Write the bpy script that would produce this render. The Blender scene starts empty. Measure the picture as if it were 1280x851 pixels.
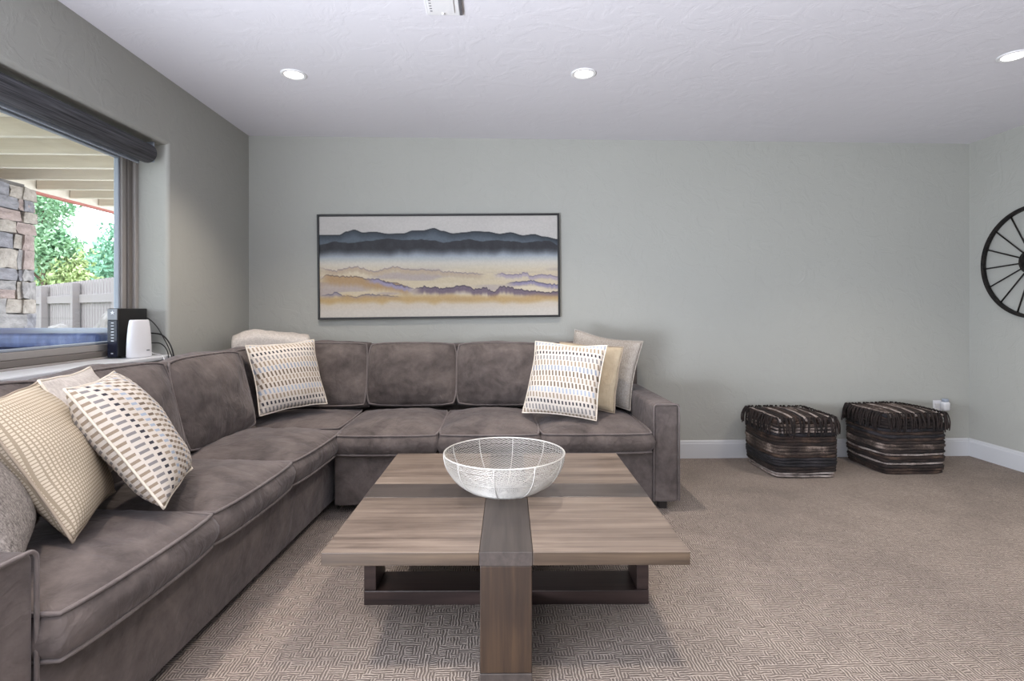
import bpy, bmesh, math, random
import numpy as np
from mathutils import Vector, Matrix, Euler, noise
C = bpy.context.scene.collection
S = bpy.context.scene
R = math.radians
random.seed(7)

# ------------------------------------------------------------------ camera, world, lights, exposure
cd = bpy.data.cameras.new('camera'); cam = bpy.data.objects.new('camera', cd); C.objects.link(cam)
cam.location = (0, 0, 1.22)
cam.rotation_euler = (R(90), 0, -math.atan(23 / 668))
cd.sensor_width = 36; cd.lens = 668 / 1280 * 36; cd.shift_y = -(425.5 - 387) / 1280
cd.clip_start = 0.05
S.camera = cam

w = bpy.data.worlds.new('world'); S.world = w; w.use_nodes = True
bg = w.node_tree.nodes['Background']; bg.inputs[0].default_value = (0.86, 0.93, 1.0, 1); bg.inputs[1].default_value = 4.6

vs = S.view_settings
vs.view_transform = 'Standard'; vs.look = 'None'; vs.gamma = 1; vs.use_curve_mapping = False
vs.exposure = 0.22


def area(name, loc, rot, sx, sy, power, col):
    l = bpy.data.lights.new(name, 'AREA'); l.shape = 'RECTANGLE'; l.size = sx; l.size_y = sy
    l.energy = power; l.color = col
    o = bpy.data.objects.new(name, l); C.objects.link(o); o.location = loc; o.rotation_euler = rot
    return o


# daylight of the patio door in the left wall behind the camera
area('daylight_patio_door', (-1.99, -.85, .62), (R(90 + 50), 0, R(-90)), 2.5, 1.1, 440, (0.83, 0.885, 1.0))
DOWN_W = 98
DOWN_COL = (1.0, 0.89, 0.77)


# ------------------------------------------------------------------ helpers
def tag(o, label=None, cat=None, group=None, kind=None):
    if label: o['label'] = label
    if cat: o['category'] = cat
    if group: o['group'] = group
    if kind: o['kind'] = kind
    return o


def empty(name, loc, label, cat, group=None, rz=0):
    o = bpy.data.objects.new(name, None); C.objects.link(o)
    o.location = loc; o.rotation_euler = (0, 0, rz); o.empty_display_size = .05
    return tag(o, label, cat, group)


def link(name, me, mat=None, parent=None, loc=(0, 0, 0), rot=(0, 0, 0), scale=None):
    o = bpy.data.objects.new(name, me); C.objects.link(o)
    if mat and not me.materials: me.materials.append(mat)
    o.location = loc; o.rotation_euler = rot
    if scale: o.scale = scale
    if parent: o.parent = parent
    return o


def pyd(name, v, f, smooth=False):
    me = bpy.data.meshes.new(name); me.from_pydata([tuple(p) for p in v], [], f); me.update()
    bm = bmesh.new(); bm.from_mesh(me); bmesh.ops.recalc_face_normals(bm, faces=bm.faces[:]); bm.to_mesh(me); bm.free()
    if smooth: me.polygons.foreach_set('use_smooth', [True] * len(me.polygons))
    return me


def bmm(name, bm, smooth=False):
    me = bpy.data.meshes.new(name); bm.to_mesh(me); bm.free()
    if smooth: me.polygons.foreach_set('use_smooth', [True] * len(me.polygons))
    return me


def box_bm(sx, sy, sz, bev=0, seg=2, bm=None, off=(0, 0, 0)):
    b = bmesh.new()
    bmesh.ops.create_cube(b, size=1, matrix=Matrix.Translation(off) @ Matrix.Diagonal((sx, sy, sz, 1)))
    if bev: bmesh.ops.bevel(b, geom=b.edges[:], offset=bev, segments=seg, profile=.5, affect='EDGES')
    if bm is None: return b
    t = bpy.data.meshes.new('t'); b.to_mesh(t); b.free(); bm.from_mesh(t); bpy.data.meshes.remove(t)
    return bm


def box(name, lo, hi, mat, parent=None, bev=0, seg=2, smooth=False):
    """box given by world corners (minus parent's location)"""
    lo = Vector(lo); hi = Vector(hi); d = hi - lo; c = (hi + lo) / 2
    me = bmm(name, box_bm(d.x, d.y, d.z, bev, seg), smooth)
    if parent: c = c - parent.location
    return link(name, me, mat, parent, c)


def tube_data(pts, r, n=8, closed=False, V=None, F=None):
    V = [] if V is None else V; F = [] if F is None else F
    pts = [Vector(p) for p in pts]; N = len(pts); base = len(V)
    prev = None
    for i, p in enumerate(pts):
        if closed: t = pts[(i + 1) % N] - pts[i - 1]
        else: t = pts[min(i + 1, N - 1)] - pts[max(i - 1, 0)]
        if t.length < 1e-9: t = Vector((0, 0, 1))
        t.normalize()
        if prev is None:
            a = t.orthogonal().normalized()
        else:
            a = prev - t * prev.dot(t)
            a = a.normalized() if a.length > 1e-6 else t.orthogonal().normalized()
        prev = a; b = t.cross(a)
        rr = r[i] if hasattr(r, '__len__') else r
        for k in range(n):
            g = 2 * math.pi * k / n
            V.append(p + (a * math.cos(g) + b * math.sin(g)) * rr)
    M = N if closed else N - 1
    off = 0
    if closed:
        # best phase between the last and first ring
        l = base + (N - 1) * n
        off = min(range(n), key=lambda q: sum((V[l + k] - V[base + (k + q) % n]).length for k in range(n)))
    for i in range(M):
        j = (i + 1) % N
        s = off if (closed and j == 0) else 0
        for k in range(n):
            k2 = (k + 1) % n
            F.append((base + i * n + k, base + i * n + k2, base + j * n + (k2 + s) % n, base + j * n + (k + s) % n))
    if not closed:
        F.append(tuple(base + k for k in range(n))[::-1]); F.append(tuple(base + (N - 1) * n + k for k in range(n)))
    return V, F


def tube(name, pts, r, mat, parent=None, n=8, closed=False, loc=(0, 0, 0), rot=(0, 0, 0)):
    V, F = tube_data(pts, r, n, closed)
    return link(name, pyd(name, V, F, True), mat, parent, loc, rot)


def spline(P, m=8, closed=False):
    P = [Vector(p) for p in P]; out = []; N = len(P)
    rng = range(N) if closed else range(N - 1)
    for i in rng:
        if closed: a, b, c, d = P[i - 1], P[i], P[(i + 1) % N], P[(i + 2) % N]
        else: a, b, c, d = P[max(i - 1, 0)], P[i], P[i + 1], P[min(i + 2, N - 1)]
        for k in range(m):
            t = k / m
            out.append(.5 * ((2 * b) + (c - a) * t + (2 * a - 5 * b + 4 * c - d) * t * t + (3 * b - a - 3 * c + d) * t ** 3))
    if not closed: out.append(P[-1])
    return out


def lathe(name, prof, n, mat, parent=None, loc=(0, 0, 0), rot=(0, 0, 0), smooth=True):
    V = []; F = []
    for r, z in prof:
        for k in range(n):
            g = 2 * math.pi * k / n; V.append((r * math.cos(g), r * math.sin(g), z))
    for i in range(len(prof) - 1):
        for k in range(n):
            k2 = (k + 1) % n
            F.append((i * n + k, i * n + k2, (i + 1) * n + k2, (i + 1) * n + k))
    F.append(tuple(range(n))); F.append(tuple((len(prof) - 1) * n + k for k in range(n)))
    return link(name, pyd(name, V, F, smooth), mat, parent, loc, rot)


# ------------------------------------------------------------------ materials
def srgb(r, g, b):
    f = lambda c: (c / 255 / 12.92) if c / 255 <= .04045 else ((c / 255 + .055) / 1.055) ** 2.4
    return (f(r), f(g), f(b), 1)


class NT:
    def __init__(s, name, rough=.6, **kw):
        s.m = bpy.data.materials.new(name); s.m.use_nodes = True; s.t = s.m.node_tree
        s.b = s.t.nodes['Principled BSDF']; s.b.inputs['Roughness'].default_value = rough
        for k, v in kw.items(): s.b.inputs[k].default_value = v

    def n(s, typ, ins=None, **kw):
        nd = s.t.nodes.new(typ)
        for k, v in kw.items(): setattr(nd, k, v)
        if ins:
            for k, v in ins.items():
                if hasattr(v, 'is_output') or isinstance(v, bpy.types.NodeSocket): s.t.links.new(v, nd.inputs[k])
                else: nd.inputs[k].default_value = v
        return nd

    def coord(s, kind='Object', scale=(1, 1, 1), rot=(0, 0, 0), loc=(0, 0, 0)):
        c = s.n('ShaderNodeTexCoord')
        return s.n('ShaderNodeMapping', {'Vector': c.outputs[kind], 'Scale': scale, 'Rotation': rot, 'Location': loc}).outputs[0]

    def noise(s, vec, scale, detail=3, rough=.55, dist=0):
        return s.n('ShaderNodeTexNoise', {'Vector': vec, 'Scale': scale, 'Detail': detail, 'Roughness': rough, 'Distortion': dist}).outputs['Fac']

    def ramp(s, fac, stops, interp='LINEAR'):
        r = s.n('ShaderNodeValToRGB', {'Fac': fac}); e = r.color_ramp; e.interpolation = interp
        while len(e.elements) < len(stops): e.elements.new(.5)
        for el, (p, c) in zip(e.elements, stops): el.position = p; el.color = c
        return r.outputs[0]

    def math(s, op, a, b=0.0, c=0.0, clamp=False):
        return s.n('ShaderNodeMath', {0: a, 1: b, 2: c}, operation=op, use_clamp=clamp).outputs[0]

    def mix(s, f, a, b, mode='MIX'):
        m = s.n('ShaderNodeMix', data_type='RGBA', blend_type=mode)
        for sock, v in ((m.inputs[0], f), (m.inputs[6], a), (m.inputs[7], b)):
            if isinstance(v, bpy.types.NodeSocket): s.t.links.new(v, sock)
            else: sock.default_value = v
        return m.outputs[2]

    def col(s, c):
        if isinstance(c, bpy.types.NodeSocket): s.t.links.new(c, s.b.inputs['Base Color'])
        else: s.b.inputs['Base Color'].default_value = c
        return s

    def bump(s, h, strength=.3, dist=.01):
        b = s.n('ShaderNodeBump', {'Height': h, 'Strength': strength, 'Distance': dist})
        s.t.links.new(b.outputs[0], s.b.inputs['Normal']); return s


def plain(name, c, rough=.6, **kw):
    return NT(name, rough, **kw).col(c).m


def paint(name, c, rough=.75, tex=.25, sc=7):
    t = NT(name, rough); v = t.coord('Object')
    n1 = t.noise(v, sc, 5, .6, 1.2); n2 = t.noise(v, sc * 9, 2)
    h = t.math('ADD', t.ramp(n1, [(.47, (0, 0, 0, 1)), (.56, (1, 1, 1, 1))]), t.math('MULTIPLY', n2, .25))
    c2 = tuple(x * .94 for x in c[:3]) + (1,)
    t.col(t.mix(t.noise(v, 1.3, 2), c, c2)); t.bump(h, tex, .004)
    return t.m


M = {}
M['wall'] = paint('wall_paint', srgb(169, 169, 163))
M['ceil'] = paint('ceiling_paint', srgb(220, 218, 223), tex=.15, sc=5)
M['trim'] = plain('white_trim', srgb(196, 197, 200), .45)
M['sill'] = plain('sill_paint', srgb(206, 208, 212), .4)


def carpet():
    t = NT('loop_carpet', .95); v = t.coord('Object')
    wv = t.n('ShaderNodeTexNoise', {'Vector': v, 'Scale': 40., 'Detail': 1.}).outputs['Color']
    vv = t.n('ShaderNodeVectorMath', {0: v, 1: t.n('ShaderNodeVectorMath', {0: wv, 3: .011}, operation='SCALE').outputs[0]}, operation='ADD').outputs[0]
    sx = t.n('ShaderNodeSeparateXYZ', {0: vv})
    def lines(a, p):
        return t.math('PINGPONG', t.math('MULTIPLY', a, 2 / p), 1.0)
    lx = lines(sx.outputs[0], .0110); ly = lines(sx.outputs[1], .0110)
    cell = t.n('ShaderNodeTexWhiteNoise', {'Vector': t.n('ShaderNodeVectorMath', {0: vv, 1: (.024, .024, 1)}, operation='SNAP').outputs[0]}, noise_dimensions='2D').outputs['Value']
    sel = t.math('GREATER_THAN', cell, .5)
    m = t.n('ShaderNodeMix', {0: sel, 2: lx, 3: ly}); h = m.outputs[0]
    brk = t.noise(v, 130, 2, .6)
    hh = t.math('MULTIPLY', h, t.math('ADD', t.math('MULTIPLY', brk, .9), .3))
    nap = t.noise(v, 1.1, 3, .6, .6)
    nap2 = t.noise(v, 4.5, 3, .6, .8)
    base = t.ramp(hh, [(.10, srgb(98, 89, 83)), (.40, srgb(138, 126, 118)), (.85, srgb(190, 178, 168))])
    g = t.ramp(t.math('ADD', t.math('MULTIPLY', nap, .65), t.math('MULTIPLY', nap2, .35)), [(.38, (.80, .79, .79, 1)), (.62, (1.06, 1.05, 1.04, 1))])
    t.col(t.mix(1.0, base, g, 'MULTIPLY')); t.bump(hh, .6, .006)
    return t.m


M['carpet'] = carpet()


def suede(name, a, b):
    t = NT(name, .85); v = t.coord('Object')
    n1 = t.noise(v, 5, 4, .6, .6); n2 = t.noise(v, 26, 3, .6)
    f = t.math('ADD', t.math('MULTIPLY', n1, .75), t.math('MULTIPLY', n2, .25))
    t.col(t.ramp(f, [(.33, a), (.67, b)]))
    wk = t.n('ShaderNodeTexNoise', {'Vector': t.coord('Object', scale=(1.6, .8, 1)), 'Scale': 9., 'Detail': 3., 'Roughness': .5, 'Distortion': 1.6}).outputs['Fac']
    t.bump(t.math('ADD', t.math('MULTIPLY', t.noise(v, 22, 3, .55), .25), wk), .42, .022)
    t.b.inputs['Sheen Weight'].default_value = .12; t.b.inputs['Sheen Roughness'].default_value = .45
    t.b.inputs['Sheen Tint'].default_value = (.9, .9, 1, 1)
    return t.m


M['suede'] = suede('taupe_suede', srgb(62, 54, 52), srgb(106, 96, 92))
M['pipe'] = suede('taupe_piping', srgb(98, 89, 87), srgb(118, 109, 106))
M['foot'] = plain('dark_foot', srgb(32, 26, 24), .5)


def wood(name, stops, axis=0, sc=1., rough=.5, bump=.15, seed=0):
    t = NT(name, rough)
    s = [9 * sc, 9 * sc, 9 * sc]; s[axis] = .8 * sc
    v = t.coord('Object', scale=s, loc=(seed, seed * .7, seed * .3))
    n1 = t.noise(v, 1.2, 4, .6, .9)
    s2 = [60 * sc, 60 * sc, 60 * sc]; s2[axis] = 2.0 * sc
    n2 = t.noise(t.coord('Object', scale=s2), 1.0, 3, .6, .4)
    blot = t.noise(t.coord('Object', loc=(seed, 0, 0)), 2.2, 3, .6, .5)
    f = t.math('ADD', t.math('ADD', t.math('MULTIPLY', n1, .48), t.math('MULTIPLY', n2, .32)), t.math('MULTIPLY', blot, .2))
    t.col(t.ramp(f, stops)); t.bump(n2, bump, .003)
    return t.m


TOP = [(.32, srgb(58, 48, 43)), (.43, srgb(95, 82, 73)), (.53, srgb(119, 105, 94)), (.68, srgb(147, 132, 119))]
M['top'] = wood('weathered_pine', TOP, 0, 1, .42)
M['edge'] = wood('panel_edge', [(.34, srgb(40, 30, 24)), (.5, srgb(66, 53, 42)), (.66, srgb(94, 78, 62))], 0, 1, .45)
M['band'] = wood('charcoal_stain_x', [(.38, srgb(54, 48, 46)), (.6, srgb(80, 72, 68))], 0, 1, .38)
M['bandy'] = wood('charcoal_stain_y', [(.38, srgb(50, 44, 42)), (.6, srgb(74, 66, 62))], 1, 1, .38)
M['leg'] = wood('walnut_stain', [(.36, srgb(28, 20, 16)), (.5, srgb(48, 35, 26)), (.64, srgb(72, 54, 38))], 2, 1, .42)
M['base'] = wood('espresso_stain', [(.4, srgb(34, 25, 24)), (.62, srgb(62, 48, 45))], 0, 1, .35)
M['wire'] = plain('silver_wire', srgb(206, 203, 198), .42, Metallic=.35)
M['black'] = plain('black_satin', srgb(24, 23, 24), .45)
M['iron'] = NT('black_iron', .6, Metallic=.4)
M['iron'].col(M['iron'].ramp(M['iron'].noise(M['iron'].coord(), 40), [(.4, srgb(20, 18, 18)), (.7, srgb(48, 42, 38))])); M['iron'] = M['iron'].m


def dash_mat(name, swap):
    t = NT(name, .9)
    c = t.n('ShaderNodeTexCoord'); sp = t.n('ShaderNodeSeparateXYZ', {0: c.outputs['Object']})
    x, y = (sp.outputs[1], sp.outputs[0]) if swap else (sp.outputs[0], sp.outputs[1])
    wob = t.noise(c.outputs['Object'], 14, 2)
    V = t.math('DIVIDE', t.math('ADD', y, t.math('MULTIPLY', wob, .010)), .036)
    row = t.math('FLOOR', V); fv = t.math('SUBTRACT', t.math('FRACT', V), .5)
    U = t.math('ADD', t.math('DIVIDE', t.math('ADD', x, t.math('MULTIPLY', y, .12)), .0235), t.math('MULTIPLY', row, .37))
    fu = t.math('SUBTRACT', t.math('FRACT', U), .5)
    k = t.math('DIVIDE', t.math('ADD', t.math('FLOORED_MODULO', row, 9.0), .5), 9.0)
    cr, cb, tn, gy = srgb(208, 199, 189), srgb(160, 170, 186), srgb(150, 134, 116), srgb(132, 128, 128)
    dk, br = srgb(56, 54, 62), srgb(112, 97, 82)
    cols = t.ramp(k, [(0, br), (1 / 9, srgb(140, 148, 162)), (2 / 9, tn), (3 / 9, gy), (4 / 9, dk), (5 / 9, tn), (6 / 9, cb), (7 / 9, br), (8 / 9, tn)], 'CONSTANT')
    ln = t.ramp(k, [(0, (.46,) * 3 + (1,)), (3 / 9, (.40,) * 3 + (1,)), (4 / 9, (.27,) * 3 + (1,)), (5 / 9, (.42,) * 3 + (1,))], 'CONSTANT')
    dash = t.math('MULTIPLY', t.math('LESS_THAN', t.math('ABSOLUTE', t.math('ADD', fu, t.math('MULTIPLY', fv, .12))), .22), t.math('LESS_THAN', t.math('ABSOLUTE', fv), ln))
    t.col(t.mix(dash, cr, cols))
    t.bump(t.math('ADD', dash, t.noise(c.outputs['Object'], 260, 2)), .5, .004)
    return t.m


M['dash'] = dash_mat('woven_dashes', False)
M['dash_v'] = dash_mat('woven_dashes_upright', True)


def check_mat():
    t = NT('cream_basket_check', .9); v = t.coord('Object'); sp = t.n('ShaderNodeSeparateXYZ', {0: v})
    fx = t.math('FRACT', t.math('DIVIDE', sp.outputs[0], .0105)); fy = t.math('FRACT', t.math('DIVIDE', sp.outputs[1], .0105))
    g = t.math('MULTIPLY', t.math('GREATER_THAN', fx, .34), t.math('GREATER_THAN', fy, .34))
    t.col(t.mix(g, srgb(158, 144, 124), srgb(206, 193, 173))); t.bump(g, .5, .004); return t.m


def tweed(name, a, b, sc=170):
    t = NT(name, .95); v = t.coord('Object'); n = t.noise(v, sc, 2, .7)
    n2 = t.noise(t.coord('Object', scale=(1, .25, 1)), sc, 2, .7)
    f = t.math('ADD', t.math('MULTIPLY', n, .5), t.math('MULTIPLY', n2, .5))
    t.col(t.ramp(f, [(.36, a), (.64, b)])); t.bump(f, .5, .003); return t.m


M['check'] = check_mat()
M['tweed'] = tweed('grey_tweed', srgb(84, 78, 75), srgb(158, 150, 144))
M['lgrey'] = tweed('pale_grey_weave', srgb(134, 127, 120), srgb(180, 173, 165), 220)
M['tan'] = suede('tan_velvet', srgb(170, 155, 132), srgb(198, 184, 160))
M['cream'] = tweed('cream_plush', srgb(176, 168, 162), srgb(204, 197, 190), 90)
M['tanpipe'] = plain('taupe_welt', srgb(160, 146, 130), .8)
M['white'] = plain('white_plastic', srgb(226, 226, 230), .35)
M['creampipe'] = plain('cream_welt', srgb(222, 212, 198), .85)

# ------------------------------------------------------------------ room shell
XL, XR, YB, YF, ZC = -1.957, 3.985, 4.345, -2.6, 2.61
fl = tag(box('floor', (XL - .3, YF, -.1), (XR + .15, YB + .15, 0), M['carpet']), kind='structure')
ce = tag(box('ceiling', (XL - .3, YF - .15, ZC), (XR + .15, YB + .15, ZC + .12), M['ceil']), kind='structure')
tag(box('wall_back', (XL - .3, YB, 0), (XR + .15, YB + .15, ZC), M['wall']), kind='structure')
tag(box('wall_right', (XR, YF - .15, 0), (XR + .15, YB, ZC), M['wall']), kind='structure')
# left wall with a deep bull-nosed window opening
WY0, WY1, WZ0, WZ1 = 1.05, 3.285, .93, 2.212


def wall_left():
    bm = bmesh.new(); T = .30
    ys = [YF - .15, -2.15, .45, WY0, WY1, YB]; zs = [0, WZ0, WZ1, ZC]
    g = {}
    for s_, x in enumerate((XL, XL - T)):
        for i, y in enumerate(ys):
            for j, z in enumerate(zs): g[s_, i, j] = bm.verts.new((x, y, z))
    for s_ in (0, 1):
        for i in range(5):
            for j in range(3):
                if (i, j) not in ((3, 1), (1, 0), (1, 1)): bm.faces.new([g[s_, i, j], g[s_, i + 1, j], g[s_, i + 1, j + 1], g[s_, i, j + 1]])
    for a, b in zip([(3, 1), (4, 1), (4, 2), (3, 2), (1, 0), (1, 1), (1, 2), (2, 2), (2, 1)], [(4, 1), (4, 2), (3, 2), (3, 1), (1, 1), (1, 2), (2, 2), (2, 1), (2, 0)]):
        bm.faces.new([g[0, *a], g[0, *b], g[1, *b], g[1, *a]])
    ring = [(i, 0) for i in range(5)] + [(5, j) for j in range(3)] + [(i, 3) for i in range(5, 0, -1)] + [(0, j) for j in range(3, 0, -1)]
    for k in range(len(ring)):
        a, b = ring[k], ring[(k + 1) % len(ring)]
        if (a, b) == ((1, 0), (2, 0)): continue
        bm.faces.new([g[0, *a], g[0, *b], g[1, *b], g[1, *a]])
    bmesh.ops.recalc_face_normals(bm, faces=bm.faces[:])
    ed = []
    for a, b in (((3, 1), (4, 1)), ((4, 1), (4, 2)), ((4, 2), (3, 2)), ((3, 2), (3, 1))):
        ed.append(bm.edges.get((g[0, *a], g[0, *b])))
    bmesh.ops.bevel(bm, geom=ed, offset=.022, segments=5, profile=.5, affect='EDGES')
    me = bmm('wall_left', bm)
    return link('wall_left', me, M['wall'])


tag(wall_left(), kind='structure')
# rear wall behind the camera
tag(box('wall_rear', (XL, YF - .15, 0), (XR, YF, ZC), M['wall']), kind='structure')


def baseboard(name, pts):
    # profile extruded along a straight line (p0 to p1, n = into the room)
    (x0, y0), (x1, y1), (nx, ny) = pts
    prof = [(0, 0), (.016, 0), (.016, .118), (.012, .128), (.012, .136), (.006, .146), (0, .146)]
    V = [(x0 + nx * d, y0 + ny * d, z) for d, z in prof] + [(x1 + nx * d, y1 + ny * d, z) for d, z in prof]; n = len(prof)
    F = [(i, (i + 1) % n, n + (i + 1) % n, n + i) for i in range(n)] + [tuple(range(n)), tuple(range(n, 2 * n))]
    tag(link(name, pyd(name, V, F), M['trim']), kind='structure')


baseboard('baseboard_back', ((1.14, YB), (XR - .016, YB), (0, -1)))
baseboard('baseboard_right', ((XR, YF), (XR, YB), (-1, 0)))

# window
FX = -2.13
M['frame'] = plain('taupe_window_frame', srgb(150, 145, 141), .4)
M['frame_d'] = plain('bronze_window_frame', srgb(110, 104, 99), .4)
M['spacer'] = plain('grey_spacer', srgb(150, 158, 170), .35)


def ring_bm(x0, x1, yo0, yo1, zo0, zo1, wd, bev=.004):
    bm = bmesh.new(); xc = (x0 + x1) / 2; xs = x1 - x0
    box_bm(xs, yo1 - yo0, wd, bev, 2, bm, (xc, (yo0 + yo1) / 2, zo0 + wd / 2))
    box_bm(xs, yo1 - yo0, wd, bev, 2, bm, (xc, (yo0 + yo1) / 2, zo1 - wd / 2))
    for y in (yo0 + wd / 2, yo1 - wd / 2): box_bm(xs, wd, zo1 - zo0 - 2 * wd, bev, 2, bm, (xc, y, (zo0 + zo1) / 2))
    return bm


win = link('window_1', bmm('window_1', ring_bm(FX - .10, FX, WY0, WY1, WZ0, WZ1, .03)), M['frame']); tag(win, kind='structure')
link('outer_stop', bmm('outer_stop', ring_bm(FX - .09, FX - .016, WY0 + .03, WY1 - .03, WZ0 + .03, WZ1 - .03, .032)), M['frame_d'], win)
link('sash', bmm('sash', ring_bm(FX - .08, FX - .03, WY0 + .062, WY1 - .062, WZ0 + .062, WZ1 - .062, .036)), M['frame'], win)
link('glazing_bead', bmm('glazing_bead', ring_bm(FX - .07, FX - .042, WY0 + .098, WY1 - .098, WZ0 + .098, WZ1 - .098, .014)), M['spacer'], win)
g = NT('window_glass', .02)
tr = g.n('ShaderNodeBsdfTransparent', {0: (.97, .985, 1, 1)}); gl = g.n('ShaderNodeBsdfGlossy', {'Roughness': .02})
lw = g.n('ShaderNodeLayerWeight', {'Blend': .5}); fr = g.math('MULTIPLY_ADD', g.math('POWER', lw.outputs['Facing'], 5.0), .9, .03); mx = g.n('ShaderNodeMixShader', {0: fr, 1: tr.outputs[0], 2: gl.outputs[0]})
g.t.links.new(mx.outputs[0], g.t.nodes['Material Output'].inputs[0])
link('pane', bmm('pane', box_bm(.006, WY1 - WY0 - .2, WZ1 - WZ0 - .2, off=(FX - .058, (WY0 + WY1) / 2, (WZ0 + WZ1) / 2))), g.m, win)
sl = box('trim_1', (FX - .005, WY0 + .004, .925), (XL + .028, WY1 - .004, .95), M['sill'], bev=.006); tag(sl, kind='structure')

# roller blind
t = NT('charcoal_blind_weave', .8); v = t.coord('Object', scale=(110, 110, 2))
t.col(t.ramp(t.noise(v, 1.6, 3, .7), [(.35, srgb(44, 44, 48)), (.7, srgb(104, 104, 110))]))
M['blind'] = t.m
rb = empty('roller_blind', (-2.03, 2.15, 2.137), 'rolled-up charcoal woven roller blind under the head of the window', 'blind')
prof = [(.02, 0), (.054, 0), (.056, .003), (.056, 2.077), (.054, 2.08), (.02, 2.08)]
lathe('fabric_roll', prof, 32, M['blind'], rb, (0, -1.02, 0), (R(-90), 0, 0))
link('bottom_rail', bmm('bottom_rail', box_bm(.016, 2.06, .03, .005, 2, off=(-.044, .015, -.048))), M['spacer'], rb)
for y in (-1.025, 1.066):
    link('end_bracket', bmm('end_bracket', box_bm(.07, .008, .12, .003, 1, off=(-.0, y, .01))), M['spacer'], rb)

# ceiling downlights
M['glow'] = NT('lamp_glow', .5); M['glow'].col((1, 1, 1, 1))
M['glow'].b.inputs['Emission Color'].default_value = (1, .94, .86, 1); M['glow'].b.inputs['Emission Strength'].default_value = 6; M['glow'] = M['glow'].m
M['ring'] = plain('white_lamp_trim', srgb(225, 224, 224), .5)


def downlight(x, y, label):
    o = empty('recessed_downlight', (x, y, ZC), label, 'ceiling light', 'round downlights in the ceiling')
    V = []; F = []; n = 40
    prof = [(.074, 0.0), (.074, -.004), (.068, -.007), (.056, -.006), (.052, -.002)]
    for r, z in prof:
        for k in range(n): g_ = 2 * math.pi * k / n; V.append((r * math.cos(g_), r * math.sin(g_), z))
    for i in range(len(prof) - 1):
        for k in range(n): F.append((i * n + k, i * n + (k + 1) % n, (i + 1) * n + (k + 1) % n, (i + 1) * n + k))
    link('trim_ring', pyd('trim_ring', V, F, True), M['ring'], o)
    lathe('lens', [(.053, -.0015), (.053, -.003)], n, M['glow'], o, smooth=False)
    l = bpy.data.lights.new('downlight_lamp', 'SPOT'); l.spot_size = R(112); l.spot_blend = .85; l.shadow_soft_size = .045; l.energy = DOWN_W; l.color = DOWN_COL
    lo = bpy.data.objects.new('downlight_lamp', l); C.objects.link(lo); lo.parent = o; lo.location = (0, 0, -.012)


downlight(-1.18, 3.20, 'white recessed downlight nearest the window, leftmost in the ceiling')
downlight(.53, 3.13, 'white recessed downlight in the ceiling above the coffee table, middle one')
downlight(2.845, 2.83, 'white recessed downlight at the right edge of the ceiling, near the right wall')
downlight(-1.18, 1.02, 'white recessed downlight over the left sofa, in front of the window')
downlight(.53, 1.02, 'white recessed downlight in front of the coffee table')
downlight(2.845, .9, 'white recessed downlight over the open carpet, right of the camera')

# ceiling register
vt = empty('ceiling_vent', (-.235, 2.36, ZC), 'white rectangular metal air vent in the ceiling, cut by the top of the photo', 'vent')
link('frame', bmm('frame', box_bm(.155, .32, .008, .003, 2, off=(0, 0, -.004))), M['ring'], vt)
link('face_plate', bmm('face_plate', box_bm(.118, .27, .006, .002, 2, off=(-.004, -.004, -.010))), M['ring'], vt)
M['slot'] = plain('vent_slot_dark', srgb(92, 90, 94), .7)
link('side_slot', bmm('side_slot', box_bm(.012, .30, .012, off=(.084, .0, -.006))), M['slot'], vt)
sm = bmm('slot', box_bm(.010, .004, .002)); sm.materials.append(M['slot'])
for i in range(12): link('slot', sm, None, vt, (-.052, .115 - i * .021, -.0135))
link('lever', bmm('lever', box_bm(.012, .012, .012, .003, 1, off=(.0, .136, -.013))), M['ring'], vt)
for x in (-.03, .028): link('slot', sm, None, vt, (x, .131, -.0085), (0, 0, 0), (1.6, 1, 1))

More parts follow.
